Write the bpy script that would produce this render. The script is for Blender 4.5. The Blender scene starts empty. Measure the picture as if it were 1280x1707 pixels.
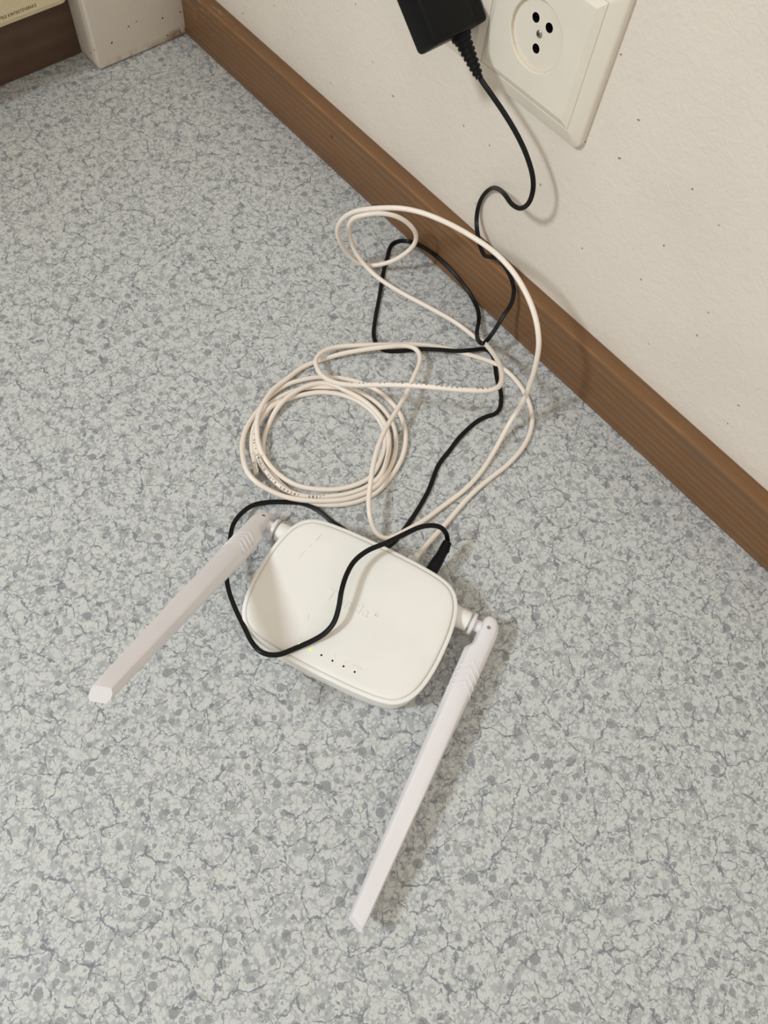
import bpy, bmesh, math, random
from mathutils import Vector, Matrix
random.seed(7)
S = bpy.context.scene
COL = S.collection
MM = 0.001

# ------------------------------------------------------------------ camera, world, lights, exposure
cam = bpy.data.cameras.new('camera'); cam_o = bpy.data.objects.new('camera', cam); COL.objects.link(cam_o)
cam_o.location = (0.657109, -0.368799, 0.5)
cam_o.rotation_euler = (0.4528326, -0.0801878, 0.8615557)
cam.sensor_fit = 'HORIZONTAL'; cam.sensor_width = 36.0; cam.lens = 1343.958 / 1280 * 36
cam.clip_start = 0.02; cam.clip_end = 50
S.camera = cam_o

W = bpy.data.worlds.new('world'); S.world = W; W.use_nodes = True
wn = W.node_tree.nodes; wl = W.node_tree.links
bg = wn['Background']
tc = wn.new('ShaderNodeTexCoord'); sx = wn.new('ShaderNodeSeparateXYZ'); wr = wn.new('ShaderNodeValToRGB')
wl.new(tc.outputs['Generated'], sx.inputs[0])
mr = wn.new('ShaderNodeMapRange'); mr.inputs[1].default_value = -1; mr.inputs[2].default_value = 1
wl.new(sx.outputs[2], mr.inputs[0]); wl.new(mr.outputs[0], wr.inputs[0])
wr.color_ramp.elements[0].color = (0.52, 0.46, 0.40, 1); wr.color_ramp.elements[0].position = 0.30
wr.color_ramp.elements[1].color = (1.0, 0.925, 0.815, 1); wr.color_ramp.elements[1].position = 0.62
wl.new(wr.outputs[0], bg.inputs[0]); bg.inputs[1].default_value = 0.76

def area(name, loc, target, size, power, color):
    l = bpy.data.lights.new(name, 'AREA'); l.shape = 'DISK'; l.size = size; l.energy = power; l.color = color
    o = bpy.data.objects.new(name, l); COL.objects.link(o); o.location = loc
    o.rotation_euler = (Vector(target) - Vector(loc)).to_track_quat('-Z', 'Y').to_euler()
    return o
area('key_daylight', (-0.07, -1.60, 1.56), (0.56, -0.2, 0.0), 0.26, 23, (0.86, 0.94, 1.0))

S.view_settings.view_transform = 'Standard'; S.view_settings.look = 'None'
S.view_settings.gamma = 1.0; S.view_settings.use_curve_mapping = False
S.view_settings.exposure = 0.0

# ------------------------------------------------------------------ material helpers
class NT:
    def __init__(s, name):
        s.m = bpy.data.materials.new(name); s.m.use_nodes = True
        s.n = s.m.node_tree.nodes; s.l = s.m.node_tree.links
        s.b = s.n['Principled BSDF']
        s._p = None
    def pos(s):
        if s._p is None:
            g = s.n.new('ShaderNodeNewGeometry'); v = s.n.new('ShaderNodeVectorMath'); v.operation = 'SCALE'
            s.l.new(g.outputs['Position'], v.inputs[0]); v.inputs['Scale'].default_value = 1000.0
            s._p = v.outputs[0]
        return s._p
    def put(s, sock, v):
        if isinstance(v, bpy.types.NodeSocket): s.l.new(v, sock)
        elif isinstance(v, (tuple, list)) and len(v) == 3 and sock.type == 'RGBA': sock.default_value = (*v, 1)
        else: sock.default_value = v
    def math(s, op, a, b=0.0, c=None, clamp=False):
        m = s.n.new('ShaderNodeMath'); m.operation = op; m.use_clamp = clamp
        s.put(m.inputs[0], a); s.put(m.inputs[1], b)
        if c is not None: s.put(m.inputs[2], c)
        return m.outputs[0]
    def vmul(s, v, xyz):
        m = s.n.new('ShaderNodeVectorMath'); m.operation = 'MULTIPLY'; s.put(m.inputs[0], v); m.inputs[1].default_value = xyz
        return m.outputs[0]
    def vadd(s, a, b):
        m = s.n.new('ShaderNodeVectorMath'); m.operation = 'ADD'; s.put(m.inputs[0], a); s.put(m.inputs[1], b)
        return m.outputs[0]
    def noise(s, v, size, detail=4, rough=0.55, dist=0.0, out=0):
        n = s.n.new('ShaderNodeTexNoise'); s.put(n.inputs['Vector'], v); n.inputs['Scale'].default_value = 1.0 / size
        n.inputs['Detail'].default_value = detail; n.inputs['Roughness'].default_value = rough
        n.inputs['Distortion'].default_value = dist
        return n.outputs[out]
    def vor(s, v, size, feature='F1', rand=1.0):
        n = s.n.new('ShaderNodeTexVoronoi'); n.feature = feature; s.put(n.inputs['Vector'], v)
        n.inputs['Scale'].default_value = 1.0 / size; n.inputs['Randomness'].default_value = rand
        return n
    def plane(s, v, mode):
        a = s.n.new('ShaderNodeSeparateXYZ'); s.put(a.inputs[0], v); c = s.n.new('ShaderNodeCombineXYZ')
        s.put(c.inputs[0], a.outputs[0] if mode == 'xz' else s.math('ADD', a.outputs[0], a.outputs[1])); s.put(c.inputs[1], a.outputs[2])
        return c.outputs[0]
    def vor2(s, v, size, feature='F1'):
        n = s.vor(v, size, feature); n.voronoi_dimensions = '2D'; return n
    def step(s, v, a, b, o0=0.0, o1=1.0):
        n = s.n.new('ShaderNodeMapRange'); n.clamp = True; n.interpolation_type = 'SMOOTHSTEP'
        s.put(n.inputs[0], v); s.put(n.inputs[1], a); s.put(n.inputs[2], b); s.put(n.inputs[3], o0); s.put(n.inputs[4], o1)
        return n.outputs[0]
    def mix(s, f, a, b):
        n = s.n.new('ShaderNodeMix'); n.data_type = 'RGBA'
        s.put(n.inputs[0], f); s.put(n.inputs[6], a); s.put(n.inputs[7], b)
        return n.outputs[2]
    def warp(s, v, size, amt, detail=2):
        c = s.noise(v, size, detail, 0.5, 0, 1)
        m = s.n.new('ShaderNodeVectorMath'); m.operation = 'MULTIPLY_ADD'
        s.put(m.inputs[0], c); m.inputs[1].default_value = (amt,) * 3; m.inputs[2].default_value = (-amt / 2,) * 3
        return s.vadd(v, m.outputs[0])
    def bump(s, h, strength, dist=0.001):
        b = s.n.new('ShaderNodeBump'); b.inputs['Strength'].default_value = strength; b.inputs['Distance'].default_value = dist
        s.put(b.inputs['Height'], h); s.l.new(b.outputs[0], s.b.inputs['Normal'])
    def done(s, color=None, rough=None, spec=None, **k):
        if color is not None: s.put(s.b.inputs['Base Color'], color)
        if rough is not None: s.put(s.b.inputs['Roughness'], rough)
        if spec is not None: s.put(s.b.inputs['Specular IOR Level'], spec)
        for n, v in k.items(): s.put(s.b.inputs[n.replace('_', ' ')], v)
        return s.m

def lin(r, g, b):
    f = lambda c: (c / 255 / 12.92) if c / 255 <= 0.04045 else ((c / 255 + 0.055) / 1.055) ** 2.4
    return (f(r), f(g), f(b))

# ------------------------------------------------------------------ materials
def mat_floor():
    t = NT('vinyl_flooring'); p = t.vmul(t.pos(), (1, 1, 0))
    w1 = t.warp(p, 7, 5.0, 3); w2 = t.warp(p, 2.2, 1.5, 2)
    light = lin(207, 208, 203); mid = lin(174, 176, 176); deep = lin(158, 160, 162)
    cloud = t.noise(w1, 8, 6, 0.66); col = t.mix(t.step(cloud, 0.40, 0.55), light, mid)
    c2 = t.noise(t.vadd(w2, (311, 57, 0)), 5, 5, 0.7); col = t.mix(t.math('MULTIPLY', t.step(c2, 0.51, 0.60), 0.6), col, deep)
    # pale bubbles of three sizes, each with a faint grey rim
    for size, off, r, keep in ((9.0, (0, 0, 0), 0.34, 0.45), (5.2, (33, 9, 0), 0.36, 0.35), (2.8, (71, 40, 0), 0.38, 0.35)):
        vb = t.vor2(t.vadd(w2, off), size); sc = t.n.new('ShaderNodeSeparateColor'); t.l.new(vb.outputs['Color'], sc.inputs[0])
        k = t.step(sc.outputs[0], keep, keep + 0.02); d = vb.outputs['Distance']
        rim = t.math('MULTIPLY', t.math('MULTIPLY', t.step(d, r + 0.10, r + 0.03), k), 0.35); col = t.mix(rim, col, lin(170, 173, 176))
        col = t.mix(t.math('MULTIPLY', t.math('MULTIPLY', t.step(d, r, r - 0.07), k), 0.75), col, lin(208, 210, 207))
    fine = t.noise(p, 0.8, 3, 0.7); col = t.mix(t.math('MULTIPLY', t.step(fine, 0.52, 0.72), 0.35), col, lin(158, 161, 164))
    # branching veins
    def veins(size, off, wamt, w0, w1_, m0, m1, msize, c, f, col):
        q = t.warp(t.warp(t.warp(t.vadd(p, off), size * 0.55, wamt, 4), 3.5, 2.0, 3), 1.2, 1.0, 2)
        e = t.vor2(q, size, 'DISTANCE_TO_EDGE').outputs['Distance']
        wd = t.step(t.noise(t.vadd(p, off), 6, 3), 0.36, 0.72, w0, w1_)
        m = t.step(t.noise(t.vadd(p, (off[1] + 91, off[0] + 13, 0)), msize, 3), m0, m1)
        return t.mix(t.math('MULTIPLY', t.math('MULTIPLY', t.step(e, wd, t.math('MULTIPLY', wd, 0.4)), m), f), col, c)
    col = veins(8, (37, 71, 0), 6.0, 0.015, 0.07, 0.46, 0.53, 9, lin(136, 140, 147), 0.8, col)
    # grey dots of three sizes
    for size, off, r0, r1, keep, c in ((16.0, (5, 3, 0), 0.11, 0.20, 0.42, lin(140, 142, 144)), (10.0, (50, 31, 0), 0.11, 0.21, 0.36, lin(143, 145, 148)), (5.2, (80, 77, 0), 0.09, 0.21, 0.45, lin(146, 148, 151))):
        vd = t.vor2(t.vadd(t.warp(t.warp(p, 5, 0.09 * size, 1), 0.9, 0.5, 3), off), size)
        sc = t.n.new('ShaderNodeSeparateColor'); t.l.new(vd.outputs['Color'], sc.inputs[0])
        rad = t.step(sc.outputs[1], 0, 1, r0, r1)
        d = t.math('MULTIPLY', t.step(vd.outputs['Distance'], rad, t.math('MULTIPLY', rad, 0.86)), t.step(sc.outputs[0], keep, keep + 0.01))
        solid = t.step(sc.outputs[2], 0.3, 0.7, 0.1, 0.75)
        d = t.math('MULTIPLY', d, t.math('MAXIMUM', solid, t.step(t.noise(p, 0.8, 3, 0.6), 0.44, 0.54)))
        col = t.mix(d, col, c)
    col = veins(19, (0, 0, 0), 14.0, 0.008, 0.06, 0.42, 0.47, 13, lin(118, 123, 129), 0.88, col)
    col = veins(12, (141, 22, 0), 10.0, 0.008, 0.06, 0.47, 0.52, 9, lin(124, 129, 137), 0.85, col)
    t.bump(t.noise(p, 1.2, 3, 0.6), 0.06, 0.0004)
    return t.done(col, 0.42, 0.35)

def mat_wall(name, c, bump=0.35):
    t = NT(name); p = t.pos()
    col = t.mix(t.step(t.noise(p, 90, 4), 0.35, 0.7), c, tuple(x * 0.95 for x in c))
    spk = t.vor2(t.warp(t.plane(p, 'yz'), 2, 2.5, 2), 24); sc = t.n.new('ShaderNodeSeparateColor'); t.l.new(spk.outputs['Color'], sc.inputs[0])
    col = t.mix(t.math('MULTIPLY', t.step(spk.outputs['Distance'], 0.036, 0.022), t.step(sc.outputs[0], 0.84, 0.86)), col, lin(150, 134, 116))
    h = t.math('ADD', t.noise(p, 5, 5, 0.55, 0.6), t.math('MULTIPLY', t.noise(p, 1.6, 3), 0.35))
    t.bump(h, bump, 0.0016)
    return t.done(col, 0.72, 0.25)

def mat_wood(name, c0, c1, scratch=False, gs=0.05):
    t = NT(name); p = t.pos()
    q = t.warp(t.vmul(p, (0.022, 0.8, 1.0)), 9, 6.0, 3)
    wv = t.n.new('ShaderNodeTexWave'); wv.wave_type = 'BANDS'; wv.bands_direction = 'Z'
    t.put(wv.inputs['Vector'], q); wv.inputs['Scale'].default_value = gs; wv.inputs['Distortion'].default_value = 5.0
    wv.inputs['Detail'].default_value = 3; wv.inputs['Detail Scale'].default_value = 0.35
    fine = t.noise(t.vmul(p, (0.03, 1, 1)), 0.9, 4, 0.6)
    g = t.math('ADD', t.math('MULTIPLY', wv.outputs['Fac'], 0.22), t.math('MULTIPLY', fine, 0.62))
    col = t.mix(t.step(g, 0.25, 0.85), c0, c1)
    col = t.mix(t.step(t.noise(t.vmul(p, (0.2, 1, 1)), 30, 3), 0.35, 0.75, 0, 0.35), col, tuple(x * 0.72 for x in c0))
    if scratch:
        s = t.n.new('ShaderNodeSeparateXYZ'); t.l.new(p, s.inputs[0])
        # greyed strip of worn varnish along the upper front, abrasion near the corner
        band = t.math('MULTIPLY', t.step(s.outputs[2], 32, 38), t.step(s.outputs[2], 47.5, 46))
        nb = t.step(t.noise(t.vmul(p, (0.08, 1, 1)), 9, 3), 0.40, 0.62)
        col = t.mix(t.math('MULTIPLY', t.math('MULTIPLY', band, nb), 0.55), col, lin(98, 82, 66))
        m = t.math('MULTIPLY', t.step(s.outputs[0], 115, 20), t.step(s.outputs[2], 18, 34))
        q2 = t.vmul(p, (0.35, 1, 1.0)); a = t.step(t.noise(t.warp(q2, 6, 5, 2), 3.0, 5, 0.7), 0.52, 0.68)
        col = t.mix(t.math('MULTIPLY', t.math('MULTIPLY', m, a), 0.55), col, lin(176, 160, 138))
        e = t.math('MULTIPLY', t.step(s.outputs[2], 46.6, 47.4), t.step(s.outputs[1], 1.6, 0.9))
        col = t.mix(t.math('MULTIPLY', e, t.step(t.noise(t.vmul(p, (0.2, 1, 1)), 9, 3), 0.45, 0.7, 0.1, 0.5)), col, lin(168, 122, 80))
    t.bump(fine, 0.12, 0.0006)
    return t.done(col, 0.5, 0.35)

def mat_paint_worn():
    t = NT('worn_white_paint'); p = t.pos(); c = lin(222, 213, 200)
    s = t.n.new('ShaderNodeSeparateXYZ'); t.l.new(p, s.inputs[0])
    ch = t.vor2(t.warp(t.plane(p, 'yz'), 3, 3.5, 3), 9); sc = t.n.new('ShaderNodeSeparateColor'); t.l.new(ch.outputs['Color'], sc.inputs[0])
    chip = t.math('MULTIPLY', t.math('MULTIPLY', t.step(ch.outputs['Distance'], 0.10, 0.07), t.step(s.outputs[2], 40, 28)), t.step(sc.outputs[0], 0.76, 0.78))
    col = t.mix(chip, c, lin(70, 52, 38))
    low = t.math('MULTIPLY', t.step(s.outputs[2], 9, 1), t.step(t.noise(p, 9, 4), 0.42, 0.6))
    col = t.mix(t.math('MULTIPLY', low, 0.5), col, lin(150, 128, 100))
    rust = t.math('MULTIPLY', t.math('MULTIPLY', t.step(s.outputs[1], -26, -12), t.step(s.outputs[2], 11, 5)), t.step(t.noise(t.warp(p, 5, 5, 2), 5, 4), 0.40, 0.55))
    col = t.mix(t.math('MULTIPLY', rust, 0.8), col, lin(150, 116, 76))
    t.bump(t.math('ADD', t.noise(p, 4, 4), t.math('MULTIPLY', chip, -1.0)), 0.3, 0.0008)
    return t.done(col, 0.45, 0.4)

def mat_plastic(name, c, rough=0.4, spec=0.4, bump=0.0, grime=None):
    t = NT(name); p = t.pos(); col = c
    col = t.mix(t.step(t.noise(p, 35, 3), 0.4, 0.7, 0, 1), c, tuple(x * 0.965 for x in c))
    if grime: col = t.mix(t.step(t.noise(p, 3.5, 4, 0.6), 0.60, 0.72, 0, 0.6), col, grime)
    if bump: t.bump(t.noise(p, 0.5, 2), bump, 0.0002)
    return t.done(col, rough, spec)

M = dict(
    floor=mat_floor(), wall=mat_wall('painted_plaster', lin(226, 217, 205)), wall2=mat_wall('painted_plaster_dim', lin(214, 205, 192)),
    wood=mat_wood('brown_stained_pine', lin(118, 85, 56), lin(143, 107, 72), True),
    dark=mat_wood('dark_brown_stained_board', lin(88, 67, 53), lin(108, 83, 66), False, 0.02),
    paint=mat_paint_worn(),
    router=mat_plastic('white_router_plastic', lin(238, 236, 231), 0.42, 0.4, 0.05),
    cover=mat_plastic('white_cover_plastic', lin(238, 236, 230), 0.5, 0.35, 0.10),
    antenna=mat_plastic('white_antenna_plastic', lin(231, 227, 229), 0.36, 0.4, 0.04),
    socket=mat_plastic('cream_socket_plastic', lin(228, 220, 205), 0.33, 0.45),
    grime=mat_plastic('cream_socket_plastic_soiled', lin(222, 212, 192), 0.45, 0.35, 0, lin(186, 160, 118)),
    box=mat_plastic('cream_box_plastic', lin(226, 212, 176), 0.4, 0.4, 0, lin(212, 194, 154)),
    ecable=mat_plastic('ivory_cable_jacket', lin(239, 228, 216), 0.38, 0.4),
    black=mat_plastic('black_plastic', lin(6, 6, 8), 0.42, 0.22),
    blackc=mat_plastic('black_cable_jacket', lin(5, 5, 7), 0.34, 0.28),
    hole=mat_plastic('dark_hole', lin(14, 13, 12), 0.8, 0.1),
    ink=mat_plastic('grey_ink', lin(66, 60, 57), 0.7, 0.2),
    inkb=mat_plastic('black_ink', lin(24, 22, 20), 0.7, 0.2),
    scuff=mat_plastic('grey_scuff', lin(150, 146, 140), 0.7, 0.2),
    gasket=mat_plastic('dark_joint', lin(120, 104, 84), 0.8, 0.1),
)
t = NT('steel'); M['steel'] = t.done(lin(170, 165, 158), 0.35, 0.5, Metallic=1.0)
t = NT('gold_contact'); M['gold'] = t.done(lin(190, 150, 80), 0.3, 0.5, Metallic=1.0)
t = NT('clear_plastic'); M['clear'] = t.done((0.93, 0.94, 0.93), 0.06, 0.5, Transmission_Weight=1.0, IOR=1.35)
t = NT('green_led'); M['led'] = t.done(lin(120, 220, 20), 0.4, 0.4, Emission_Color=lin(150, 255, 20), Emission_Strength=2.2)

# ------------------------------------------------------------------ object helpers (all coordinates in millimetres)
def finish(bm, name, mat, parent=None, smooth=35, origin=(0, 0, 0)):
    bmesh.ops.recalc_face_normals(bm, faces=bm.faces[:])
    me = bpy.data.meshes.new(name)
    ox, oy, oz = origin
    for v in bm.verts: v.co = Vector(((v.co.x - ox) * MM, (v.co.y - oy) * MM, (v.co.z - oz) * MM))
    bm.to_mesh(me); bm.free()
    me.materials.append(M[mat] if isinstance(mat, str) else mat)
    if smooth:
        for p in me.polygons: p.use_smooth = True
        me.set_sharp_from_angle(angle=math.radians(smooth))
    o = bpy.data.objects.new(name, me); COL.objects.link(o)
    if parent is not None: o.parent = parent
    else: o.location = (ox * MM, oy * MM, oz * MM)
    return o
def thing(name, label, cat, loc=(0, 0, 0), rz=0.0, group=None):
    o = bpy.data.objects.new(name, None); COL.objects.link(o); o.empty_display_size = 0.01
    o.location = tuple(c * MM for c in loc); o.rotation_euler = (0, 0, rz)
    o['label'] = label; o['category'] = cat
    if group: o['group'] = group
    return o
def structure(bm, name, mat, smooth=35):
    o = finish(bm, name, mat, None, smooth); o['kind'] = 'structure'; return o
def box(bm, x0, x1, y0, y1, z0, z1, bev=0.0, seg=2):
    r = bmesh.ops.create_cube(bm, size=1.0)
    vs = r['verts']
    for v in vs: v.co = Vector((x0 + (v.co.x + .5) * (x1 - x0), y0 + (v.co.y + .5) * (y1 - y0), z0 + (v.co.z + .5) * (z1 - z0)))
    if bev:
        es = list({e for v in vs for e in v.link_edges})
        bmesh.ops.bevel(bm, geom=es, offset=bev, segments=seg, affect='EDGES', profile=0.5)
    return bm
def loft(bm, rings, close=True, cap0=True, cap1=True):
    vr = [[bm.verts.new(p) for p in r] for r in rings]
    n = len(rings[0])
    for a, b in zip(vr, vr[1:]):
        for i in range(n if close else n - 1):
            j = (i + 1) % n
            bm.faces.new((a[i], a[j], b[j], b[i]))
    if cap0: bm.faces.new(vr[0][::-1])
    if cap1: bm.faces.new(vr[-1])
    return vr
def frame(d, hint=(0, 0, 1)):
    d = Vector(d).normalized(); h = Vector(hint)
    if abs(d.dot(h)) > 0.98: h = Vector((1, 0, 0))
    a = d.cross(h).normalized(); b = a.cross(d).normalized()
    return d, a, b
def lathe(bm, p0, d, prof, n=24, hint=(0, 0, 1)):
    d, a, b = frame(d, hint); p0 = Vector(p0)
    loft(bm, [[p0 + d * s + a * (r * math.cos(2 * math.pi * i / n)) + b * (r * math.sin(2 * math.pi * i / n)) for i in range(n)] for s, r in prof])
    return bm
def catmull(P, step=1.2, sm=4):
    P = [Vector(p) for p in P]; out = []; idx = []
    Q = [P[0] * 2 - P[1]] + P + [P[-1] * 2 - P[-2]]
    for i in range(len(P) - 1):
        p0, p1, p2, p3 = Q[i:i + 4]
        t0 = 0.0; t1 = t0 + max((p1 - p0).length, 1e-4) ** .5; t2 = t1 + max((p2 - p1).length, 1e-4) ** .5; t3 = t2 + max((p3 - p2).length, 1e-4) ** .5
        n = max(2, int((p2 - p1).length / step))
        idx.append(len(out))
        for k in range(n):
            t = t1 + (t2 - t1) * k / n
            a1 = p0 * ((t1 - t) / (t1 - t0)) + p1 * ((t - t0) / (t1 - t0)); a2 = p1 * ((t2 - t) / (t2 - t1)) + p2 * ((t - t1) / (t2 - t1)); a3 = p2 * ((t3 - t) / (t3 - t2)) + p3 * ((t - t2) / (t3 - t2))
            b1 = a1 * ((t2 - t) / (t2 - t0)) + a2 * ((t - t0) / (t2 - t0)); b2 = a2 * ((t3 - t) / (t3 - t1)) + a3 * ((t - t1) / (t3 - t1))
            out.append(b1 * ((t2 - t) / (t2 - t1)) + b2 * ((t - t1) / (t2 - t1)))
    idx.append(len(out)); out.append(P[-1])
    for _ in range(sm):
        out = [out[0]] + [out[i] * .5 + (out[i - 1] + out[i + 1]) * .25 for i in range(1, len(out) - 1)] + [out[-1]]
    return out, idx
def frames(pts, hint):
    T = [(pts[min(i + 1, len(pts) - 1)] - pts[max(i - 1, 0)]).normalized() for i in range(len(pts))]
    F = []; prev = None
    for t in T:
        s = t.cross(Vector(hint))
        if s.length < 0.15 and prev is not None: s = prev - t * prev.dot(t)
        s.normalize()
        if prev is not None:
            q = prev - t * prev.dot(t); q.normalize(); s = (s * 0.25 + q * 0.75) if s.dot(q) > 0 else (q * 0.75 - s * 0.25); s.normalize()
        F.append((t, s, s.cross(t))); prev = s
    return F
def sweep(bm, pts, F, sec):
    loft(bm, [[p + s * x + n * y for x, y in sec] for p, (t, s, n) in zip(pts, F)])
def glyph(ch, cache={}):
    if ch not in cache:
        c = bpy.data.curves.new('glyph', 'FONT'); c.body = ch; c.size = 1.0; c.resolution_u = 3; c.offset = 0.02
        o = bpy.data.objects.new('glyph', c); COL.objects.link(o)
        bpy.context.view_layer.update()
        me = bpy.data.meshes.new_from_object(o.evaluated_get(bpy.context.evaluated_depsgraph_get()))
        xs = [v.co.x for v in me.vertices] or [0, .3]
        cache[ch] = ([tuple(v.co) for v in me.vertices], [tuple(p.vertices) for p in me.polygons], min(xs), max(xs))
        bpy.data.objects.remove(o); bpy.data.curves.remove(c); bpy.data.meshes.remove(me)
    return cache[ch]
def text_to(bm, s, fn, size, gap=0.12, mono=None, squeeze=1.0):
    """lay out s; fn(x, y) -> point; returns width"""
    x = 0.0
    for ch in s:
        if ch == ' ': x += mono or size * 0.35; continue
        V, Fc, a, b = glyph(ch)
        off = ((mono - (b - a) * size * squeeze) / 2) if mono else 0.0
        vs = [bm.verts.new(fn(x + off + (v[0] - a) * size * squeeze, v[1] * size)) for v in V]
        for f in Fc:
            try: bm.faces.new([vs[i] for i in f])
            except ValueError: pass
        x += mono or ((b - a) * size * squeeze + gap * size)
    return x
def solidify(bm, vec):
    r = bmesh.ops.extrude_face_region(bm, geom=bm.faces[:])
    for g in r['geom']:
        if isinstance(g, bmesh.types.BMVert): g.co += Vector(vec)

# ------------------------------------------------------------------ cable paths, in millimetres in the room
CORD = [(369.9, -14, 184.6), (372.5, -14, 183), (380.3, -13.5, 179.6), (393.9, -12, 172.8), (406.9, -11, 165.3), (417.3, -10, 156.6), (426, -10, 146.8), (429.2, -10, 137.4), (428.5, -10, 127.1), (423, -9, 118.6), (413.7, -6, 113.5), (403.1, -1, 110.5), (392.9, 5, 104.4), (383.4, 9.5, 96.2), (377.3, 10, 85.2), (375.5, 9.5, 72.9), (379.7, 6, 63.7), (388.6, 0.5, 59.4), (397.2, -4, 57.1), (403.3, -6, 56.6), (408.3, -7, 60.6), (413.7, -7, 63.9), (423.2, -6, 62.4), (431.3, -5, 55.3), (435.6, -4.5, 47.4), (439, -8, 38.6), (439.3, -14, 30.3), (442, -24, 23), (443.2, -31, 18.9), (444.7, -38.3, 21), (438.8, -36.4, 17), (427.5, -24.8, 9), (417.9, -12.4, 4), (409.4, -6, 4.1), (393.3, -1.6, 6.1), (374.4, -1.6, 10.9), (352.1, -1.6, 11.2), (334.6, -1.6, 7.1), (322.2, -2.4, 2), (317, -8.4, 1.4), (316.9, -16.1, 1.2), (324.7, -27, 1), (334.8, -40, 1), (353.4, -60.5, 1), (368.5, -77.7, 1), (378.8, -87.5, 1), (386.7, -91, 1), (394.3, -89.8, 1), (401.3, -81.9, 1), (410.6, -68.8, 3), (420.7, -58.9, 5), (430.3, -48.2, 5), (437, -36.5, 4), (442, -26.5, 2), (449.5, -26.3, 1), (459.2, -33.1, 1), (468.1, -39.8, 1), (475.4, -43.7, 1), (481.6, -48.8, 1), (487.5, -56.5, 1), (488.3, -62, 1), (485.9, -69, 1), (484.8, -77.3, 1), (485.4, -87.1, 1), (486.9, -97.6, 1), (490.3, -109.7, 1), (494.3, -124.6, 1), (505.2, -144.3, 1), (512.9, -163.7, 1), (518, -181.1, 1), (519.9, -190.1, 1), (519.1, -197.5, 1), (512.8, -203.9, 1), (503.2, -207.5, 1), (492.3, -209.6, 1), (481.5, -212.6, 1.2), (475.1, -213.5, 1.5), (467.4, -215.2, 1.5), (458.5, -219.7, 1.5), (451.1, -227.7, 1.6), (443.7, -237.4, 2), (439.9, -247.8, 4), (441.4, -257.9, 7), (445.9, -267.5, 10), (453, -274.8, 12), (464.9, -285.3, 14.5), (477.5, -294.8, 17), (487.2, -299.3, 19), (500.8, -303.4, 22), (511.9, -305.9, 25), (523.2, -308.4, 28), (532.1, -308.2, 30), (537.7, -304.3, 30), (540.2, -300.5, 29.5), (542.9, -290.7, 28.6), (545.7, -280.9, 29.5), (547.4, -272.2, 31.5), (546.4, -264.5, 34), (541.7, -257, 36), (534.5, -248.8, 38), (528.6, -240.2, 38.5), (524.6, -230.7, 38.5), (524.1, -219.3, 38), (527.1, -207, 37.5), (529.6, -194, 37), (532, -182.5, 36.5), (535.7, -173.9, 34), (539.3, -168.4, 29), (543.5, -166.4, 23), (546.2, -167, 17.5)]
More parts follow.
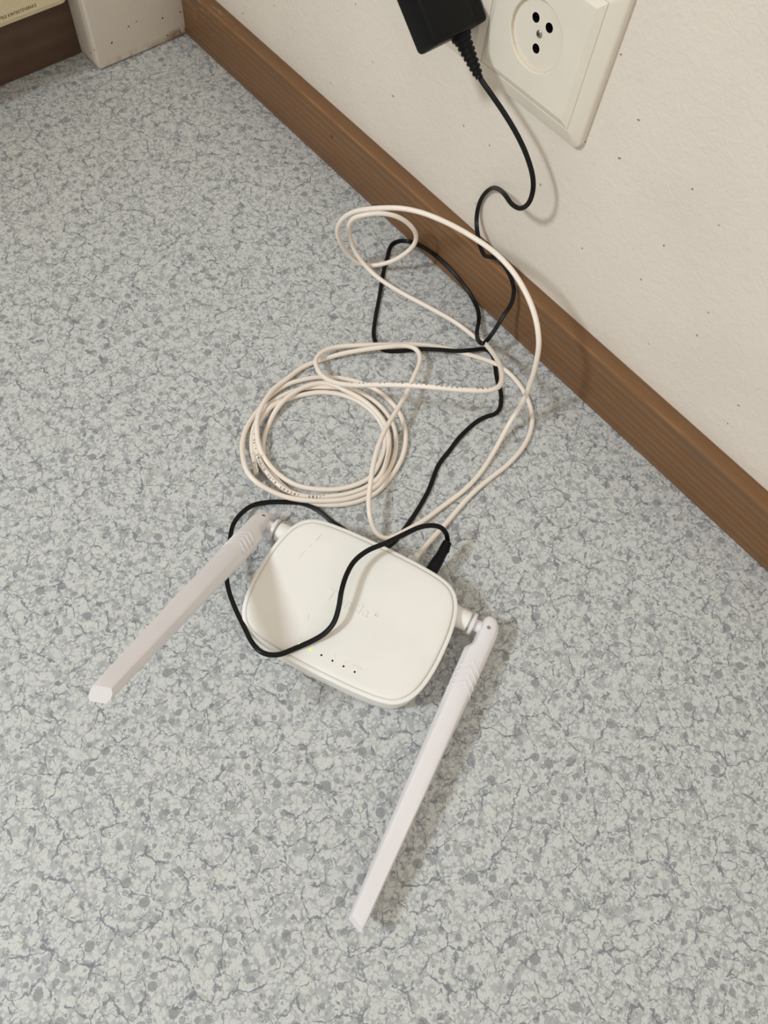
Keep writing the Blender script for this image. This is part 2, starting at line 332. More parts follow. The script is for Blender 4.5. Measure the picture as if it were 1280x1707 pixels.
LAN = [(542.1, -194.1, 8), (540.3, -188.4, 7.5), (536.6, -175.5, 5), (532.5, -154.6, 2.4), (526.8, -124.8, 1.8), (525.5, -105.8, 1.8), (525.3, -84.7, 1.8), (521, -63.1, 1.8), (511.8, -46.2, 1.8), (499.6, -36.1, 1.8), (485.2, -30, 1.8), (467.5, -27.9, 1.8), (451.7, -32, 1.8), (434.2, -43, 1.8), (420.5, -52.1, 1.8), (406.2, -66.2, 1.8), (399.1, -75.9, 2.4), (392.9, -86.5, 4), (382, -103.1, 5), (373, -118.6, 6), (370.5, -129, 7.5), (372.8, -139.5, 9), (376.7, -143.3, 10), (389.7, -148.2, 14), (402.9, -148.2, 20), (417.9, -144.4, 30), (434.6, -136, 42), (455.7, -123.2, 54), (471.4, -112.8, 60), (485.2, -100.2, 62), (493.2, -88.5, 61), (494.6, -81.8, 60), (488.6, -70.8, 54), (477.1, -58, 44), (458.2, -42.8, 28), (435.3, -29.8, 11), (434.3, -28.4, 7), (410.5, -29.6, 4.5), (387.3, -36.5, 5), (362.6, -44.5, 5), (341.7, -50.1, 6), (326.1, -53, 10), (316.3, -56.1, 20), (312.2, -58.6, 34), (311.4, -58.9, 45), (314, -57.1, 52), (320.5, -51.8, 57), (328, -43.8, 60), (336.4, -34.2, 58), (342.9, -25.7, 50), (347.6, -21.7, 41), (347.9, -22.6, 32), (344.6, -27.2, 23), (338.8, -34.8, 14), (329.7, -41.9, 6), (326.6, -45, 4.5), (319.3, -52.8, 6), (313.4, -60.1, 16), (310.6, -67.1, 32), (310.5, -69.7, 45), (314.3, -69.3, 57), (323.1, -67.4, 70), (335.4, -64.4, 81), (349, -57.7, 89), (358.5, -52.6, 93), (372.2, -46.2, 96), (392.3, -40.7, 99), (408, -38.3, 101), (424, -36.3, 102), (434.8, -36.5, 103), (450.3, -37.5, 102), (466.6, -40.1, 98), (481.9, -44.7, 92), (493.3, -49.4, 82), (498.7, -51.2, 62), (500.4, -51.6, 40), (501.4, -53.1, 28), (503.2, -63.2, 11), (511.1, -84.5, 3.5), (517.2, -103, 2), (520.6, -121.4, 1.8), (520.8, -146.5, 2), (521, -163.2, 3), (519.5, -176.5, 3.6), (518, -186.5, 4.5), (515.9, -193.8, 5), (510.7, -196.6, 7), (505.4, -196.3, 9), (499.2, -194.4, 14), (487.9, -185.9, 15), (482.3, -179.9, 16.5), (474.2, -171.3, 17), (463.8, -158, 17), (454.3, -141.9, 16), (446.5, -124, 14.5), (438.5, -106.8, 12.5), (429.9, -91.9, 11), (422.8, -80.1, 9.5), (415.8, -74.4, 8.5), (409.4, -73.9, 8), (402.7, -79.9, 8), (396.8, -90.3, 8.5), (387.8, -103, 6), (379.1, -118.4, 4), (373.7, -131.5, 2.4), (370.7, -141.4, 1.9), (369.4, -151, 1.9), (371.8, -166.5, 4), (373.7, -179, 5.5), (379, -190.6, 8), (386.4, -202.6, 9.2), (393.7, -209.6, 9), (406.5, -217.2, 7), (418, -220.1, 5.5), (431.6, -219, 2.6), (445, -214.5, 1.9), (455.8, -205.8, 1.8), (465.2, -193.9, 1.8), (470.4, -181.7, 1.8), (472.1, -169.8, 1.8), (466.9, -156.8, 1.8), (460.9, -147.3, 1.8), (453.2, -139.7, 1.8), (444.2, -135.4, 1.8), (433.1, -133.4, 1.8), (420.5, -135.1, 1.8), (408.6, -140.1, 1.8), (401.1, -146.2, 1.8), (394.9, -152.8, 1.8), (389.7, -162.3, 1.8), (385.7, -172.8, 1.9), (384.9, -181, 4), (384.4, -189.4, 5.2), (386.9, -197.8, 5.2), (390.8, -206.7, 5), (395.4, -212.6, 4.5), (401, -217, 4.5), (409.5, -221.3, 5.4), (419.6, -224.5, 5.6), (430.9, -225.6, 5.6), (442.7, -224.3, 5.5), (451.6, -219.6, 4), (456.5, -215, 2.6), (464.7, -204.3, 1.8), (471.3, -193.4, 1.8), (475.4, -182.5, 1.8), (476.9, -170.5, 2.4), (474.9, -161.4, 3.2), (466.7, -148.9, 4), (457.5, -140.2, 4.4), (447.2, -134.5, 4.8), (434.9, -132.8, 5.2), (421.6, -133.9, 5.4), (406.9, -138.9, 5.4), (394.8, -143.6, 4.5), (389.8, -148.8, 4.2), (386.9, -155.6, 4.6), (385.4, -163.5, 5.3), (385.3, -172.4, 5.5), (387.4, -185.1, 5.2), (392.6, -197.4, 2.2), (399.7, -207.7, 1.8), (405.4, -213.5, 1.8), (412, -218, 1.8), (420.6, -221.3, 1.8), (433.2, -222.4, 1.8), (445.6, -221.3, 1.8), (455.6, -218.5, 1.8), (464.9, -213.1, 1.8), (472.2, -205.1, 1.8), (479, -194.3, 1.8), (482.9, -183.3, 1.8), (483.8, -172.9, 1.8), (480.3, -156.7, 1.8), (474.3, -142.2, 1.8), (465.6, -130.9, 1.8), (455.2, -123, 1.8), (444.7, -118.3, 1.8), (433, -117, 1.8), (421.1, -118.2, 1.8), (410.5, -121.8, 1.8), (400.1, -128.1, 1.8), (391.5, -136, 1.8), (390.6, -137.8, 1.8), (384.4, -144.4, 1.8), (379.3, -154.2, 1.8), (375.3, -164.8, 1.8), (374.3, -174.1, 1.8), (375.4, -185, 1.8), (379, -195.9, 1.8), (382.7, -206.3, 1.8), (388.4, -216.4, 2.5), (398.1, -225.9, 5), (409.4, -232.7, 9), (420.9, -237.4, 11.5), (430.2, -237.2, 11), (438.6, -233.4, 8), (447.7, -228.1, 5.8), (455.1, -222.3, 5.6), (462, -215.1, 5), (468.1, -207.2, 4.6), (475.4, -195.9, 4.4), (479.6, -184, 4.2), (480.9, -173, 4), (477.3, -158.9, 2), (470.1, -145.9, 1.8), (461.3, -136.3, 1.8), (449.2, -128.8, 1.8), (436, -125.9, 1.8), (423.6, -126.6, 1.8), (411, -131, 1.8), (402.3, -137.4, 1.8), (394.8, -146.1, 1.8), (391.4, -150, 1.8), (386.4, -157.5, 1.8), (382.7, -166, 1.8), (380.5, -176.6, 1.8), (380.4, -187.6, 1.8), (383.3, -198.8, 1.8), (388.7, -208.6, 1.8), (395.2, -215.3, 2), (402.9, -221.1, 3), (410.5, -225.3, 4.2), (414.2, -227.2, 4.5)]
TXT_A, TXT_B, TXT_C, TXT_D = 135, 143, 25, 31

# ------------------------------------------------------------------ room shell
bm = bmesh.new(); box(bm, -60, 1500, -1300, 40, -20, 0); structure(bm, 'floor', 'floor', 0)
bm = bmesh.new(); box(bm, -60, 1500, 12.3, 40, 0, 1100); structure(bm, 'wall_right', 'wall', 0)
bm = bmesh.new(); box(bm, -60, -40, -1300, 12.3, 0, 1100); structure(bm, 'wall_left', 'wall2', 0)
bm = bmesh.new(); box(bm, 1.6, 1500, 0, 12.3, 0.5, 48.4, 0.8, 2); bb = structure(bm, 'baseboard_right', 'wood')
bm = bmesh.new(); lathe(bm, (218.3, -0.12, 32.3), (0, 1, 0), [(0, 1.2), (0.05, 1.7), (0.4, 1.8)], 12); finish(bm, 'nail_head', 'dark', bb)
bm = bmesh.new(); box(bm, -40, -28, -700, -93, 0.9, 52, 0.8, 2); structure(bm, 'baseboard_left', 'dark')
bm = bmesh.new(); box(bm, -40, 1.6, -92.6, 12.3, 0.2, 900, 2.2, 3); structure(bm, 'trim_1', 'paint')

# ------------------------------------------------------------------ rounded-rectangle ring in the wall plane
def rrect(x0, x1, z0, z1, r, y, n=6):
    out = []
    for cx, cz, a0 in ((x1 - r, z1 - r, 0), (x0 + r, z1 - r, 90), (x0 + r, z0 + r, 180), (x1 - r, z0 + r, 270)):
        for k in range(n + 1):
            a = math.radians(a0 + 90 * k / n); out.append((cx + r * math.cos(a), y, cz + r * math.sin(a)))
    return out

# ------------------------------------------------------------------ double wall socket
SX, SZ, HS = 392.4, 214.7, 37.6
PITCH = 2 * HS + 0.3
sock = thing('double_socket', 'cream double wall socket on the white wall above the wooden baseboard', 'socket', (SX - PITCH / 2, 12.3, SZ))
so = (SX - PITCH / 2, 12.3, SZ)
bm = bmesh.new()
X0, X1 = SX - PITCH - HS - 0.2, SX + HS + 0.2; Z0, Z1 = SZ - HS - 0.2, SZ + HS + 0.2
loft(bm, [rrect(X0 - 9.8, X1 + 9.8, Z0 - 10.6, Z1 + 10.6, 6, 12.3), rrect(X0 - 9.8, X1 + 9.8, Z0 - 10.6, Z1 + 10.6, 6, 9.4), rrect(X0 - 9.2, X1 + 9.2, Z0 - 10, Z1 + 10, 5.6, 8.2),
          rrect(X0 - 8.2, X1 + 8.2, Z0 - 8.6, Z1 + 8.6, 5, 7.5), rrect(X0 - 0.4, X1 + 0.4, Z0 - 0.4, Z1 + 0.4, 0.6, 4.6), rrect(X0, X1, Z0, Z1, 0.4, 4.8), rrect(X0, X1, Z0, Z1, 0.4, 9.5)], cap0=False, cap1=False)
finish(bm, 'frame', 'socket', sock, 30, so)
def make_insert(cx):
    n = 48; bm = bmesh.new()
    def sq(h, y):
        out = []
        for i in range(n):
            a = 2 * math.pi * (i + .5) / n; c, s = math.cos(a), math.sin(a); k = h / max(abs(c), abs(s))
            if abs(abs(c) - abs(s)) < 0.14: out.append((cx + math.copysign(h, c), y, SZ + math.copysign(h, s)))
            else: out.append((cx + k * c, y, SZ + k * s))
        return out
    ci = lambda r, y: [(cx + r * math.cos(2 * math.pi * (i + .5) / n), y, SZ + r * math.sin(2 * math.pi * (i + .5) / n)) for i in range(n)]
    # square corners come from two neighbouring samples that coincide
    loft(bm, [sq(HS, 9.5), sq(HS, 4.9), sq(HS - 0.35, 4.5), sq(HS - 4.4, 2.4), ci(20.2, 2.4), ci(19.7, 2.7)], cap0=False, cap1=False)
    bmesh.ops.remove_doubles(bm, verts=bm.verts[:], dist=0.001)
    ins = finish(bm, 'socket_insert', 'socket', sock, 20, so)
    bm = bmesh.new(); loft(bm, [ci(19.7, 2.7), ci(19.4, 3.2), ci(19.3, 4.7)], cap0=False, cap1=False)
    w = finish(bm, 'well_rim', 'grime', ins, 40, so)
    # well floor with three real holes
    bm = bmesh.new(); edges = []
    holes = [(cx - 4.8, SZ + 7.5), (cx + 5.8, SZ + 7.3), (cx + 0.6, SZ - 7.8)]
    def loop(c, r, k):
        vs = [bm.verts.new((c[0] + r * math.cos(2 * math.pi * (i + .5) / k), 4.7, c[1] + r * math.sin(2 * math.pi * (i + .5) / k))) for i in range(k)]
        for i in range(k): edges.append(bm.edges.new((vs[i], vs[(i + 1) % k])))
    loop((cx, SZ), 19.3, n)
    for h in holes: loop(h, 2.75, 20)
    bmesh.ops.triangle_fill(bm, edges=edges, use_beauty=True, use_dissolve=False)
    finish(bm, 'well_floor', 'socket', ins, 20, so)
    for h in holes:
        bm = bmesh.new(); k = 20
        ring = lambda r, y: [(h[0] + r * math.cos(2 * math.pi * (i + .5) / k), y, h[1] + r * math.sin(2 * math.pi * (i + .5) / k)) for i in range(k)]
        loft(bm, [ring(2.75, 4.7), ring(2.6, 5.2), ring(2.6, 12.0)], cap0=False, cap1=True)
        finish(bm, 'pin_hole', 'hole', ins, 40, so)
    bm = bmesh.new(); c0 = (cx + 0.4, 4.75, SZ + 0.8)
    lathe(bm, c0, (0, -1, 0), [(0, 2.1), (0.5, 2.1), (0.9, 1.6), (1.0, 0.9)], 16)
    sc = finish(bm, 'screw', 'steel', ins, 40, so)
    bm = bmesh.new(); box(bm, -1.3, 1.3, -0.25, 0.25, -0.02, 0.05); box(bm, -0.25, 0.25, -1.3, 1.3, -0.02, 0.05)
    for v in bm.verts: v.co = Vector((c0[0] + v.co.x * .8 + v.co.y * .3, c0[1] - 1.0 - v.co.z, c0[2] + v.co.y * .8 - v.co.x * .3))
    bm2 = bm; finish(bm2, 'screw_slot', 'hole', ins, 0, so)
make_insert(SX); make_insert(SX - PITCH)

# ------------------------------------------------------------------ cream telephone wiring box on the left wall
jb = thing('telephone_box', 'cream telephone wiring box with black lettering above the dark board', 'junction box', (-40, -230, 57)); jo = (-40, -230, 57)
def rr_x(x, y0, y1, z0, z1, r): return [(x, a, c) for a, _, c in rrect(y0, y1, z0, z1, r, 0)]
bm = bmesh.new(); loft(bm, [rr_x(-40, -360, -98.6, 57, 190, 6), rr_x(-15, -360, -98.6, 57, 190, 6), rr_x(-12.2, -359, -99.6, 58, 189, 5.5), rr_x(-11.6, -357, -101.6, 60, 187, 5)])
finish(bm, 'base', 'box', jb, 35, jo)
bm = bmesh.new(); loft(bm, [rr_x(-12.5, -353, -106, 62.6, 183, 2.5), rr_x(-8.6, -353, -106, 62.6, 183, 2.5), rr_x(-8, -352.4, -106.6, 63.2, 182.4, 2)])
lid = finish(bm, 'lid', 'box', jb, 35, jo)
bm = bmesh.new(); wtxt = text_to(bm, 'TELE KIINTEISTÖVERKKO', lambda x, y: (-7.93, -160.4 + x * 0.985, 66.0 + y), 3.3, 0.13, None, 0.80)
k = 33.2 / wtxt
for v in bm.verts: v.co.y = -160.4 + (v.co.y + 160.4) * k
finish(bm, 'lettering', 'inkb', lid, 0, jo)

# ------------------------------------------------------------------ power adapter, its cord and barrel plug
A_ = math.radians(48.2)
dv = Vector((math.sin(A_), 0, -math.cos(A_))); rv = Vector((math.cos(A_), 0, math.sin(A_)))
AO = Vector((357.2, 0, 205.7))
pa = thing('power_adapter', 'black plug-in power adapter with long thin black cord running to the white router', 'power adapter', (316.9, 2.4, 214.7)); po = (316.9, 2.4, 214.7)
def adapter_part(name, y0, y1, inset, bev):
    bm = bmesh.new(); box(bm, -20.7 + inset, -inset, y0, y1, -64 + inset, -inset, bev, 4)
    for v in bm.verts: a, y, b = v.co; v.co = AO + rv * a + dv * b + Vector((0, y, 0))
    return finish(bm, name, 'black', pa, 40, po)
adapter_part('body', -40.5, -5.6, 0, 3.2); adapter_part('back_shell', -9.5, 2.3, 0.35, 2.6)
sb = AO + rv * -9.6 + Vector((0, -14, 0)) + dv * -0.5
st = Vector((371.4, -14, 183.2)); sd = (st - sb).normalized(); L = (st - sb).length
bm = bmesh.new(); prof = [(0, 6.2), (2.6, 6.2), (2.7, 5.4)]
for i in range(7):
    s = 3.2 + i * (L - 4) / 7; r = 5.3 - i * 0.36
    prof += [(s, r), (s + 1.7, r - 0.1), (s + 1.75, r - 0.95), (s + (L - 4) / 7 - 0.05, r - 1.0)]
prof += [(L, 2.4)]
lathe(bm, sb, sd, prof, 16); finish(bm, 'strain_relief', 'black', pa, 30, po)
for h in ((-4.8, 7.5), (0.6, -7.8)):
    bm = bmesh.new(); lathe(bm, (316.9 + h[0], 2.0, 214.7 + h[1]), (0, 1, 0), [(0, 2.2), (8, 2.2), (9, 1.5)], 12); finish(bm, 'pin', 'steel', pa, 40, po)
pts, idx = catmull(CORD)
twin = [(-0.80 + 0.84 * math.cos(math.radians(a)), 0.84 * math.sin(math.radians(a))) for a in range(40, 321, 40)] + [(0.80 + 0.84 * math.cos(math.radians(a)), 0.84 * math.sin(math.radians(a))) for a in range(220, 501, 40)]
bm = bmesh.new(); sweep(bm, pts, frames(pts, (0.12, -0.6, 0.79)), twin); finish(bm, 'cord', 'blackc', pa, 60, po)

# ------------------------------------------------------------------ router
RC = (543.27, -247.6, 0.0); RA = math.radians(23.5)
rt = thing('wifi_router', 'white wireless router with two stick antennas and green lights on the speckled floor', 'router', RC, RA)
Q = [(63.4, 0), (63.3, 8), (62.6, 16.5), (61.1, 25), (58.6, 32.2), (54.6, 38.2), (49.2, 42.3), (42, 44.5), (33, 45.7), (20, 46.5), (0, 46.9)]
half = Q + [(-x, y) for x, y in Q[-2::-1]]
loop_ = half + [(-x, -y) for x, y in half[1:-1]]
m = len(loop_); OUT = []
for i in range(m):
    p0, p1, p2, p3 = (Vector(loop_[(i + k) % m]) for k in (-1, 0, 1, 2))
    for k in range(4):
        t_ = k / 4; OUT.append(0.5 * ((2 * p1) + (p2 - p0) * t_ + (2 * p0 - 5 * p1 + 4 * p2 - p3) * t_ ** 2 + (3 * p1 - p0 - 3 * p2 + p3) * t_ ** 3))
NR = []
for i in range(len(OUT)):
    d = OUT[(i + 2) % len(OUT)] - OUT[i - 2]; NR.append(Vector((d.y, -d.x)).normalized())
ring = lambda d, z: [(*(p - n * d), z) for p, n in zip(OUT, NR)]
bm = bmesh.new(); loft(bm, [ring(6, 1.4), ring(3.4, 1.6), ring(2.2, 3.0), ring(1.3, 8), ring(0.5, 17), ring(0.05, 23.6), ring(0, 24.5), ring(0.12, 25.0), ring(0.5, 25.3), ring(1.4, 25.5), ring(2.2, 25.5), ring(2.42, 25.3), ring(2.5, 24.7), ring(3.2, 24.6), ring(8, 24.6)])
body = finish(bm, 'body', 'router', rt, 32)
bm = bmesh.new(); loft(bm, [ring(2.95, 24.5), ring(2.95, 25.3), ring(3.15, 25.9), ring(3.8, 26.3), ring(5.2, 26.5), ring(8, 26.58), [(x * 0.5, y * 0.5, 26.6) for x, y, z in ring(8, 0)]], cap0=False)
cover = finish(bm, 'top_cover', 'cover', rt, 40)
for fx in (-45, 45):
    for fy in (-30, 30):
        bm = bmesh.new(); lathe(bm, (fx, fy, 0), (0, 0, 1), [(0, 5), (0.4, 5.4), (1.6, 5.4)], 16); finish(bm, 'foot', 'black', rt)
bm = bmesh.new(); box(bm, 13.2, 27.2, 46.2, 46.95, 4.5, 16.5, 0.2, 1); finish(bm, 'network_port', 'hole', rt)
bm = bmesh.new(); lathe(bm, (33.4, 45.6, 12.4), (0, 1, 0), [(0, 4.4), (1.2, 4.4)], 18); finish(bm, 'power_jack', 'hole', rt)
for i in range(2):
    bm = bmesh.new(); lathe(bm, (-17.0 + 7.5 * i, -35.7, 26.3), (0, 0, 1), [(0, 0.75), (0.38, 0.75), (0.48, 0.5)], 12); finish(bm, 'led_indicator', 'led', rt)['label'] = 'small glowing green light'
for i in range(4):
    bm = bmesh.new(); lathe(bm, (-2.1 + 7.45 * i, -35.6, 26.3), (0, 0, 1), [(0, 0.62), (0.35, 0.62)], 12); finish(bm, 'indicator_hole', 'hole', rt)
def emboss(s, cx, y0, size, squeeze, h, shear=0.0, w=None, name='embossed_lettering', x0=None):
    bm = bmesh.new(); wd = text_to(bm, s, lambda x, y: (x, y, 0), size, 0.12, None, squeeze)
    k = (w / wd) if w else 1.0; st_ = x0 if x0 is not None else cx - wd * k / 2
    for v in bm.verts: v.co = Vector((st_ + v.co.x * k + v.co.y * shear, y0 + v.co.y, 26.57))
    solidify(bm, (0, 0, h)); finish(bm, name, 'cover', cover, 20)
emboss('Tenda', 0, -2.6, 9.6, 1.1, 0.45, 0.12, 31.0, 'embossed_logo', -18.4)
emboss('®', 0, 0.8, 3.6, 1.0, 0.4, 0, None, 'embossed_logo', 14.6)
for s, x in (('SYS', -17.0), ('WiFi', -9.4), ('1', -2.1), ('2', 5.2), ('3', 12.6), ('WAN', 20.2)): emboss(s, x, -33.3, 2.6, 0.9, 0.2)
def sliver(P, w):
    bm = bmesh.new(); vs = []
    n = len(P)
    for i, (x, y) in enumerate(P):
        d = Vector(P[min(i + 1, n - 1)]) - Vector(P[max(i - 1, 0)]); nn = Vector((-d.y, d.x)).normalized(); ww = w * math.sin(math.pi * (i + .3) / (n - .4))
        vs.append((bm.verts.new((x + nn.x * ww, y + nn.y * ww, 26.615)), bm.verts.new((x - nn.x * ww, y - nn.y * ww, 26.615))))
    for a, b in zip(vs, vs[1:]): bm.faces.new((a[0], b[0], b[1], a[1]))
    finish(bm, 'scuff_mark', 'scuff', cover, 0)
def toloc(p): d = Vector((p[0] - RC[0], p[1] - RC[1])); c, s = math.cos(RA), math.sin(RA); return (d.x * c + d.y * s, -d.x * s + d.y * c)
a0, a1 = toloc((493.4, -230.8)), toloc((497.8, -253.9))
lp = lambda f: (a0[0] + (a1[0] - a0[0]) * f + 0.3 * math.sin(7 * f), a0[1] + (a1[1] - a0[1]) * f)
sliver([lp(i / 10) for i in range(0, 4)], 0.13); sliver([lp(i / 10) for i in (4, 4.7, 5.3)], 0.08); sliver([lp(i / 10) for i in (6, 7, 8, 9, 10)], 0.06)
sliver([toloc(p) for p in ((531, -270.8), (532.2, -272.3), (533, -273.6))], 0.10)

def antenna(side, piv, E, yaw=0.0):
    px, py, pz = piv; ce, se = math.cos(E), math.sin(E)
    cy_, sy_ = math.cos(yaw), math.sin(yaw)
    P = lambda x_, t_, n: (lambda x, t: Vector((px + side * x, py - ce * t + se * n, pz + se * t + ce * n)))(x_ * cy_ - t_ * sy_, t_ * cy_ + x_ * sy_)
    lerp = lambda tab, t: next((a[1] + (b[1] - a[1]) * max(0, min(1, (t - a[0]) / (b[0] - a[0]))) for a, b in zip(tab, tab[1:]) if t <= b[0]), tab[-1][1])
    RGT = [(-8.5, 1.0), (-8.2, 2.6), (-7.2, 4.6), (-5, 6.4), (-2, 7.5), (2, 8), (15, 8.0), (45, 7.6), (75, 6.9), (110, 6.2), (184, 5.0)]
    LFT = [(-8.5, 1.0), (-8.2, 2.2), (-7.2, 3.7), (-5, 4.3), (-2, 4.7), (10, 4.7), (12.5, 5.0), (16.5, 7.9), (45, 7.6), (75, 6.9), (110, 6.2), (184, 5.0)]
    HH = [(-8.5, 3.6), (-8.0, 4.8), (-6, 5.6), (0, 6.0), (60, 6.4), (110, 5.6), (184, 4.4)]
    SH = [(0, 0.0), (45, 0.0), (105, 1.0), (184, 1.0)]
    def sect(t):
        r, l, h, s = lerp(RGT, t), lerp(LFT, t), lerp(HH, t), lerp(SH, t); out = []
        hexa = [(1.0, 0.0), (1.0, 0.5), (0.86, 0.95), (0.78, 1.0), (0.4, 1.0), (0, 1.0), (-0.4, 1.0), (-0.66, 1.0), (-0.74, 0.96), (-1.0, 0.3), (-1.0, 0), (-1.0, -0.4), (-0.8, -0.92), (-0.7, -1), (0, -1), (0.7, -1), (0.8, -0.92), (1.0, -0.4)]
        for hx, hn in hexa:
            a = math.atan2(hn, hx); c, q = math.cos(a), math.sin(a); e = 2.6
            k = (abs(c) ** e + abs(q) ** e) ** (-1 / e)
            x = (k * c) * (1 - s) + hx * s; n_ = (k * q) * (1 - s) + hn * s
            out.append((x * (r if x > 0 else l), n_ * h))
        return out
    ts = [-8.5, -8.2, -7.2, -5, -2, 2, 6, 10, 12.5, 14.5, 16.5, 20, 30, 40, 50, 60, 75, 90, 105, 125, 150, 170, 181, 184]
    rings = []
    for t in ts:
        f = max(0.0, (t - 150) / 34); sc = 0.93 if t == 184 else 1.0
        rings.append([P(x * sc, t + f * (2.2 * x / 6 - 1.2 * n / 4.4), n * sc) for x, n in sect(t)])
    bm = bmesh.new(); loft(bm, rings)
    ant = finish(bm, 'antenna', 'antenna', rt, 28)
    top = lambda x, t: (lambda w, h: h * (1 - min(0.999, abs(x) / w) ** 2.6) ** (1 / 2.6))(lerp(RGT, t), lerp(HH, t))
    for q in range(4):
        t0 = 24 + 4.6 * q; path = []
        for i in range(-9, 10):
            x = i / 9 * 7.55; t = t0 + abs(x) * 0.95; path.append(P(x, t, top(x, t) - 0.02))
        fr = frames(path, P(0, 0, 1) - P(0, 0, 0))
        bm = bmesh.new(); sweep(bm, path, fr, [(0.42, 0), (0.2, 0.28), (-0.2, 0.28), (-0.42, 0), (-0.2, -0.28), (0.2, -0.28)]); finish(bm, 'chevron_ridge', 'antenna', ant, 40)
    up = P(0, 0, 1) - P(0, 0, 0)
    bm = bmesh.new(); lathe(bm, P(0.6, 0, 5.3), up, [(0, 1.75), (0.74, 1.75), (0.80, 1.4), (0.74, 1.3)], 16); pin = finish(bm, 'hinge_pin', 'antenna', ant)
    bm = bmesh.new(); lathe(bm, P(0.6, 0, 5.95), up, [(0, 1.25), (0.13, 1.25)], 14); finish(bm, 'pin_recess', 'steel', ant)
    ax = (-side, 0, 0); x0 = px + side * -3.8
    bm = bmesh.new(); lathe(bm, (x0, py, pz), ax, [(0, 4.0), (4.2, 4.0), (4.4, 4.6), (4.6, 7.0), (5.2, 7.4), (6.4, 7.4), (6.9, 7.0), (7.0, 4.2), (9.5, 4.2)], 28); finish(bm, 'hinge_collar', 'antenna', ant)
    bm = bmesh.new(); e = x0 + -side * 8.2
    lathe(bm, (e, py, pz), ax, [(0, 4.6), (0, 6.1), (0.5, 6.5), (9, 6.7), (16, 6.9)], 28); finish(bm, 'antenna_mount', 'router', rt)
antenna(1, (81.4, 29.3, 14.5), math.radians(1.0))
antenna(-1, (-79.6, 28.4, 14.5), math.radians(35.0), math.radians(2.3))

# barrel plug of the adapter cord, pushed into the router's back
def tow(x, y, z): c, s = math.cos(RA), math.sin(RA); return Vector((RC[0] + x * c - y * s, RC[1] + x * s + y * c, z))
b0, b1 = tow(33.4, 46.0, 12.4), tow(35.2, 66.5, 16.4); bd = (b1 - b0).normalized(); bl = (b1 - b0).length
bm = bmesh.new(); lathe(bm, b0, bd, [(0, 3.4), (0.8, 4.1), (9, 4.1), (14.5, 3.8), (15.2, 3.5), (bl, 3.3)], 20); finish(bm, 'barrel_plug', 'black', pa, 35, po)
ce_ = pts[-1]; rd = ce_ - b1; rl = rd.length
bm = bmesh.new(); prof = []
for i in range(4):
    s = -0.6 + i * (rl + 0.6) / 4; r = 3.7 - 0.25 * i
    prof += [(s, r), (s + 1.25, r), (s + 1.3, r - 1.0), (s + (rl + 0.6) / 4 - 0.05, r - 1.0)]
lathe(bm, b1, rd, prof, 16); finish(bm, 'plug_strain_relief', 'black', pa, 30, po)

# ------------------------------------------------------------------ ethernet cable
et = thing('network_cable', 'long ivory network cable looped and coiled on the floor behind the router', 'cable', (480, -110, 0)); eo = (480, -110, 0)
ep, ei = catmull(LAN, 1.2, 14)
ef = frames(ep, (0, 0, 1)); RAD = 1.8
bm = bmesh.new(); sweep(bm, ep, ef, [(RAD * math.cos(2 * math.pi * i / 12), RAD * math.sin(2 * math.pi * i / 12)) for i in range(12)])
finish(bm, 'jacket', 'ecable', et, 60, eo)
cum = [0.0]
for a, b in zip(ep, ep[1:]): cum.append(cum[-1] + (b - a).length)
def at_len(s):
    lo, hi = 0, len(cum) - 1
    while hi - lo > 1:
        mid = (lo + hi) // 2
        if cum[mid] <= s: lo = mid
        else: hi = mid
    f = (s - cum[lo]) / max(1e-6, cum[hi] - cum[lo]); t, sd_, nn = ef[lo]; t2, sd2, n2 = ef[hi]
    return ep[lo].lerp(ep[hi], f), sd_.lerp(sd2, f).normalized(), nn.lerp(n2, f).normalized()
def nearest_len(p, lo=0, hi=None):
    p = Vector(p); hi = hi or len(ep)
    return cum[min(range(lo, hi), key=lambda i: (ep[i] - p).length)]
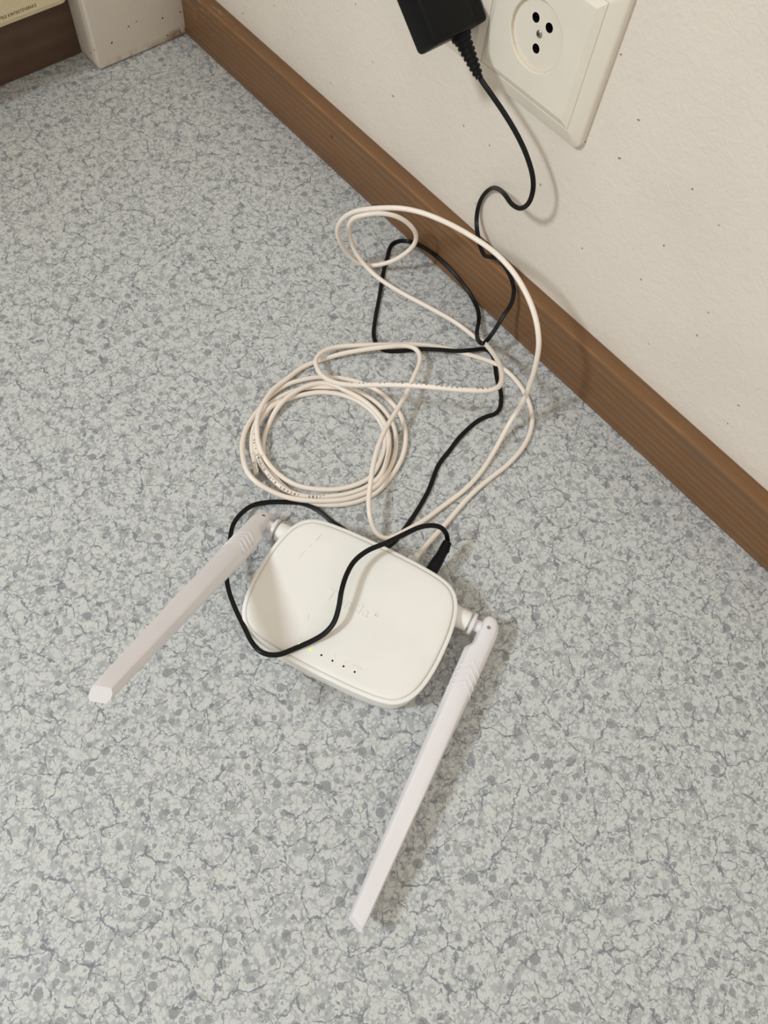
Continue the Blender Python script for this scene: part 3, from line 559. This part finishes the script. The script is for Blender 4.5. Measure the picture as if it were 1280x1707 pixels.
def print_on(s, s0, mono, size, roll=0.0, flip=1):
    bm = bmesh.new()
    def fn(x, y):
        c, sd_, nn = at_len(s0 + flip * x); tt = nn.cross(sd_); hv = Vector((0.2, -0.3, 0.93)); nn = (hv - tt * hv.dot(tt)).normalized(); sd_ = tt.cross(nn) * (1 if tt.cross(nn).dot(sd_) > 0 else -1); ang = math.radians(roll) + (y - size * 0.34) / RAD * flip
        return c + (nn * math.cos(ang) - sd_ * math.sin(ang)) * (RAD + 0.03)
    text_to(bm, s, fn, size, 0.1, mono, 0.95)
    finish(bm, 'printed_lettering', 'ink', et, 0, eo)
S1 = cum[ei[TXT_A]]; print_on('4 pair 24 AWG pure copper 1082FT', S1, (cum[ei[TXT_B]] - S1) / 32.0, 2.8, 0)
S2 = cum[ei[TXT_C]]; print_on('4 pair 24 AWG pure copper 1082FT', S2, (cum[ei[TXT_D]] - S2) / 32.0, 2.6, 45)

def connector(p, d, up, clip):
    d, a, b = frame(d, up); p = Vector(p)
    T = lambda x, s, z: p + a * x + d * s + b * z
    def part(name, mat, bm, par):
        for v in bm.verts: v.co = T(*v.co)
        return finish(bm, name, mat, par, 30, eo)
    bm = bmesh.new(); box(bm, -5.2, 5.2, 0, 17, -3.3, 3.3, 0.5, 2); con = part('connector', 'clear', bm, et)
    con['label'] = 'clear plastic network plug'
    bm = bmesh.new(); box(bm, -1.9, 1.9, -4, 8, -1.5, 1.5, 0.6, 2); part('cable_end', 'ecable', bm, con)
    bm = bmesh.new()
    for i in range(8): box(bm, -4.2 + i * 1.15, -3.9 + i * 1.15, 12.5, 16.5, -3.35, -1.5)
    part('contacts', 'gold', bm, con)
    bm = bmesh.new(); path = [(15.5, 3.2), (12, 4.0), (7, 5.2), (2, 6.8), (-3, 8.4)]
    loft(bm, [[(-1.7, s, z), (1.7, s, z), (1.7, s, z + 0.55), (-1.7, s, z + 0.55)] for s, z in path]); part('latch', 'clear', bm, con)
    return con
e0, e1 = Vector(LAN[0]), Vector(LAN[2])
connector(tow(20.4, 55.5, 8.8), tow(20.4, 40, 8.8) - tow(20.4, 55.5, 8.8), (0, 0, 1), True)
pe = ep[-1]; pd = ep[-1] - ep[-4]; pd.z = -0.02; connector(pe + Vector((0, 0, -0.6)), pd, (0, 0, 1), False)
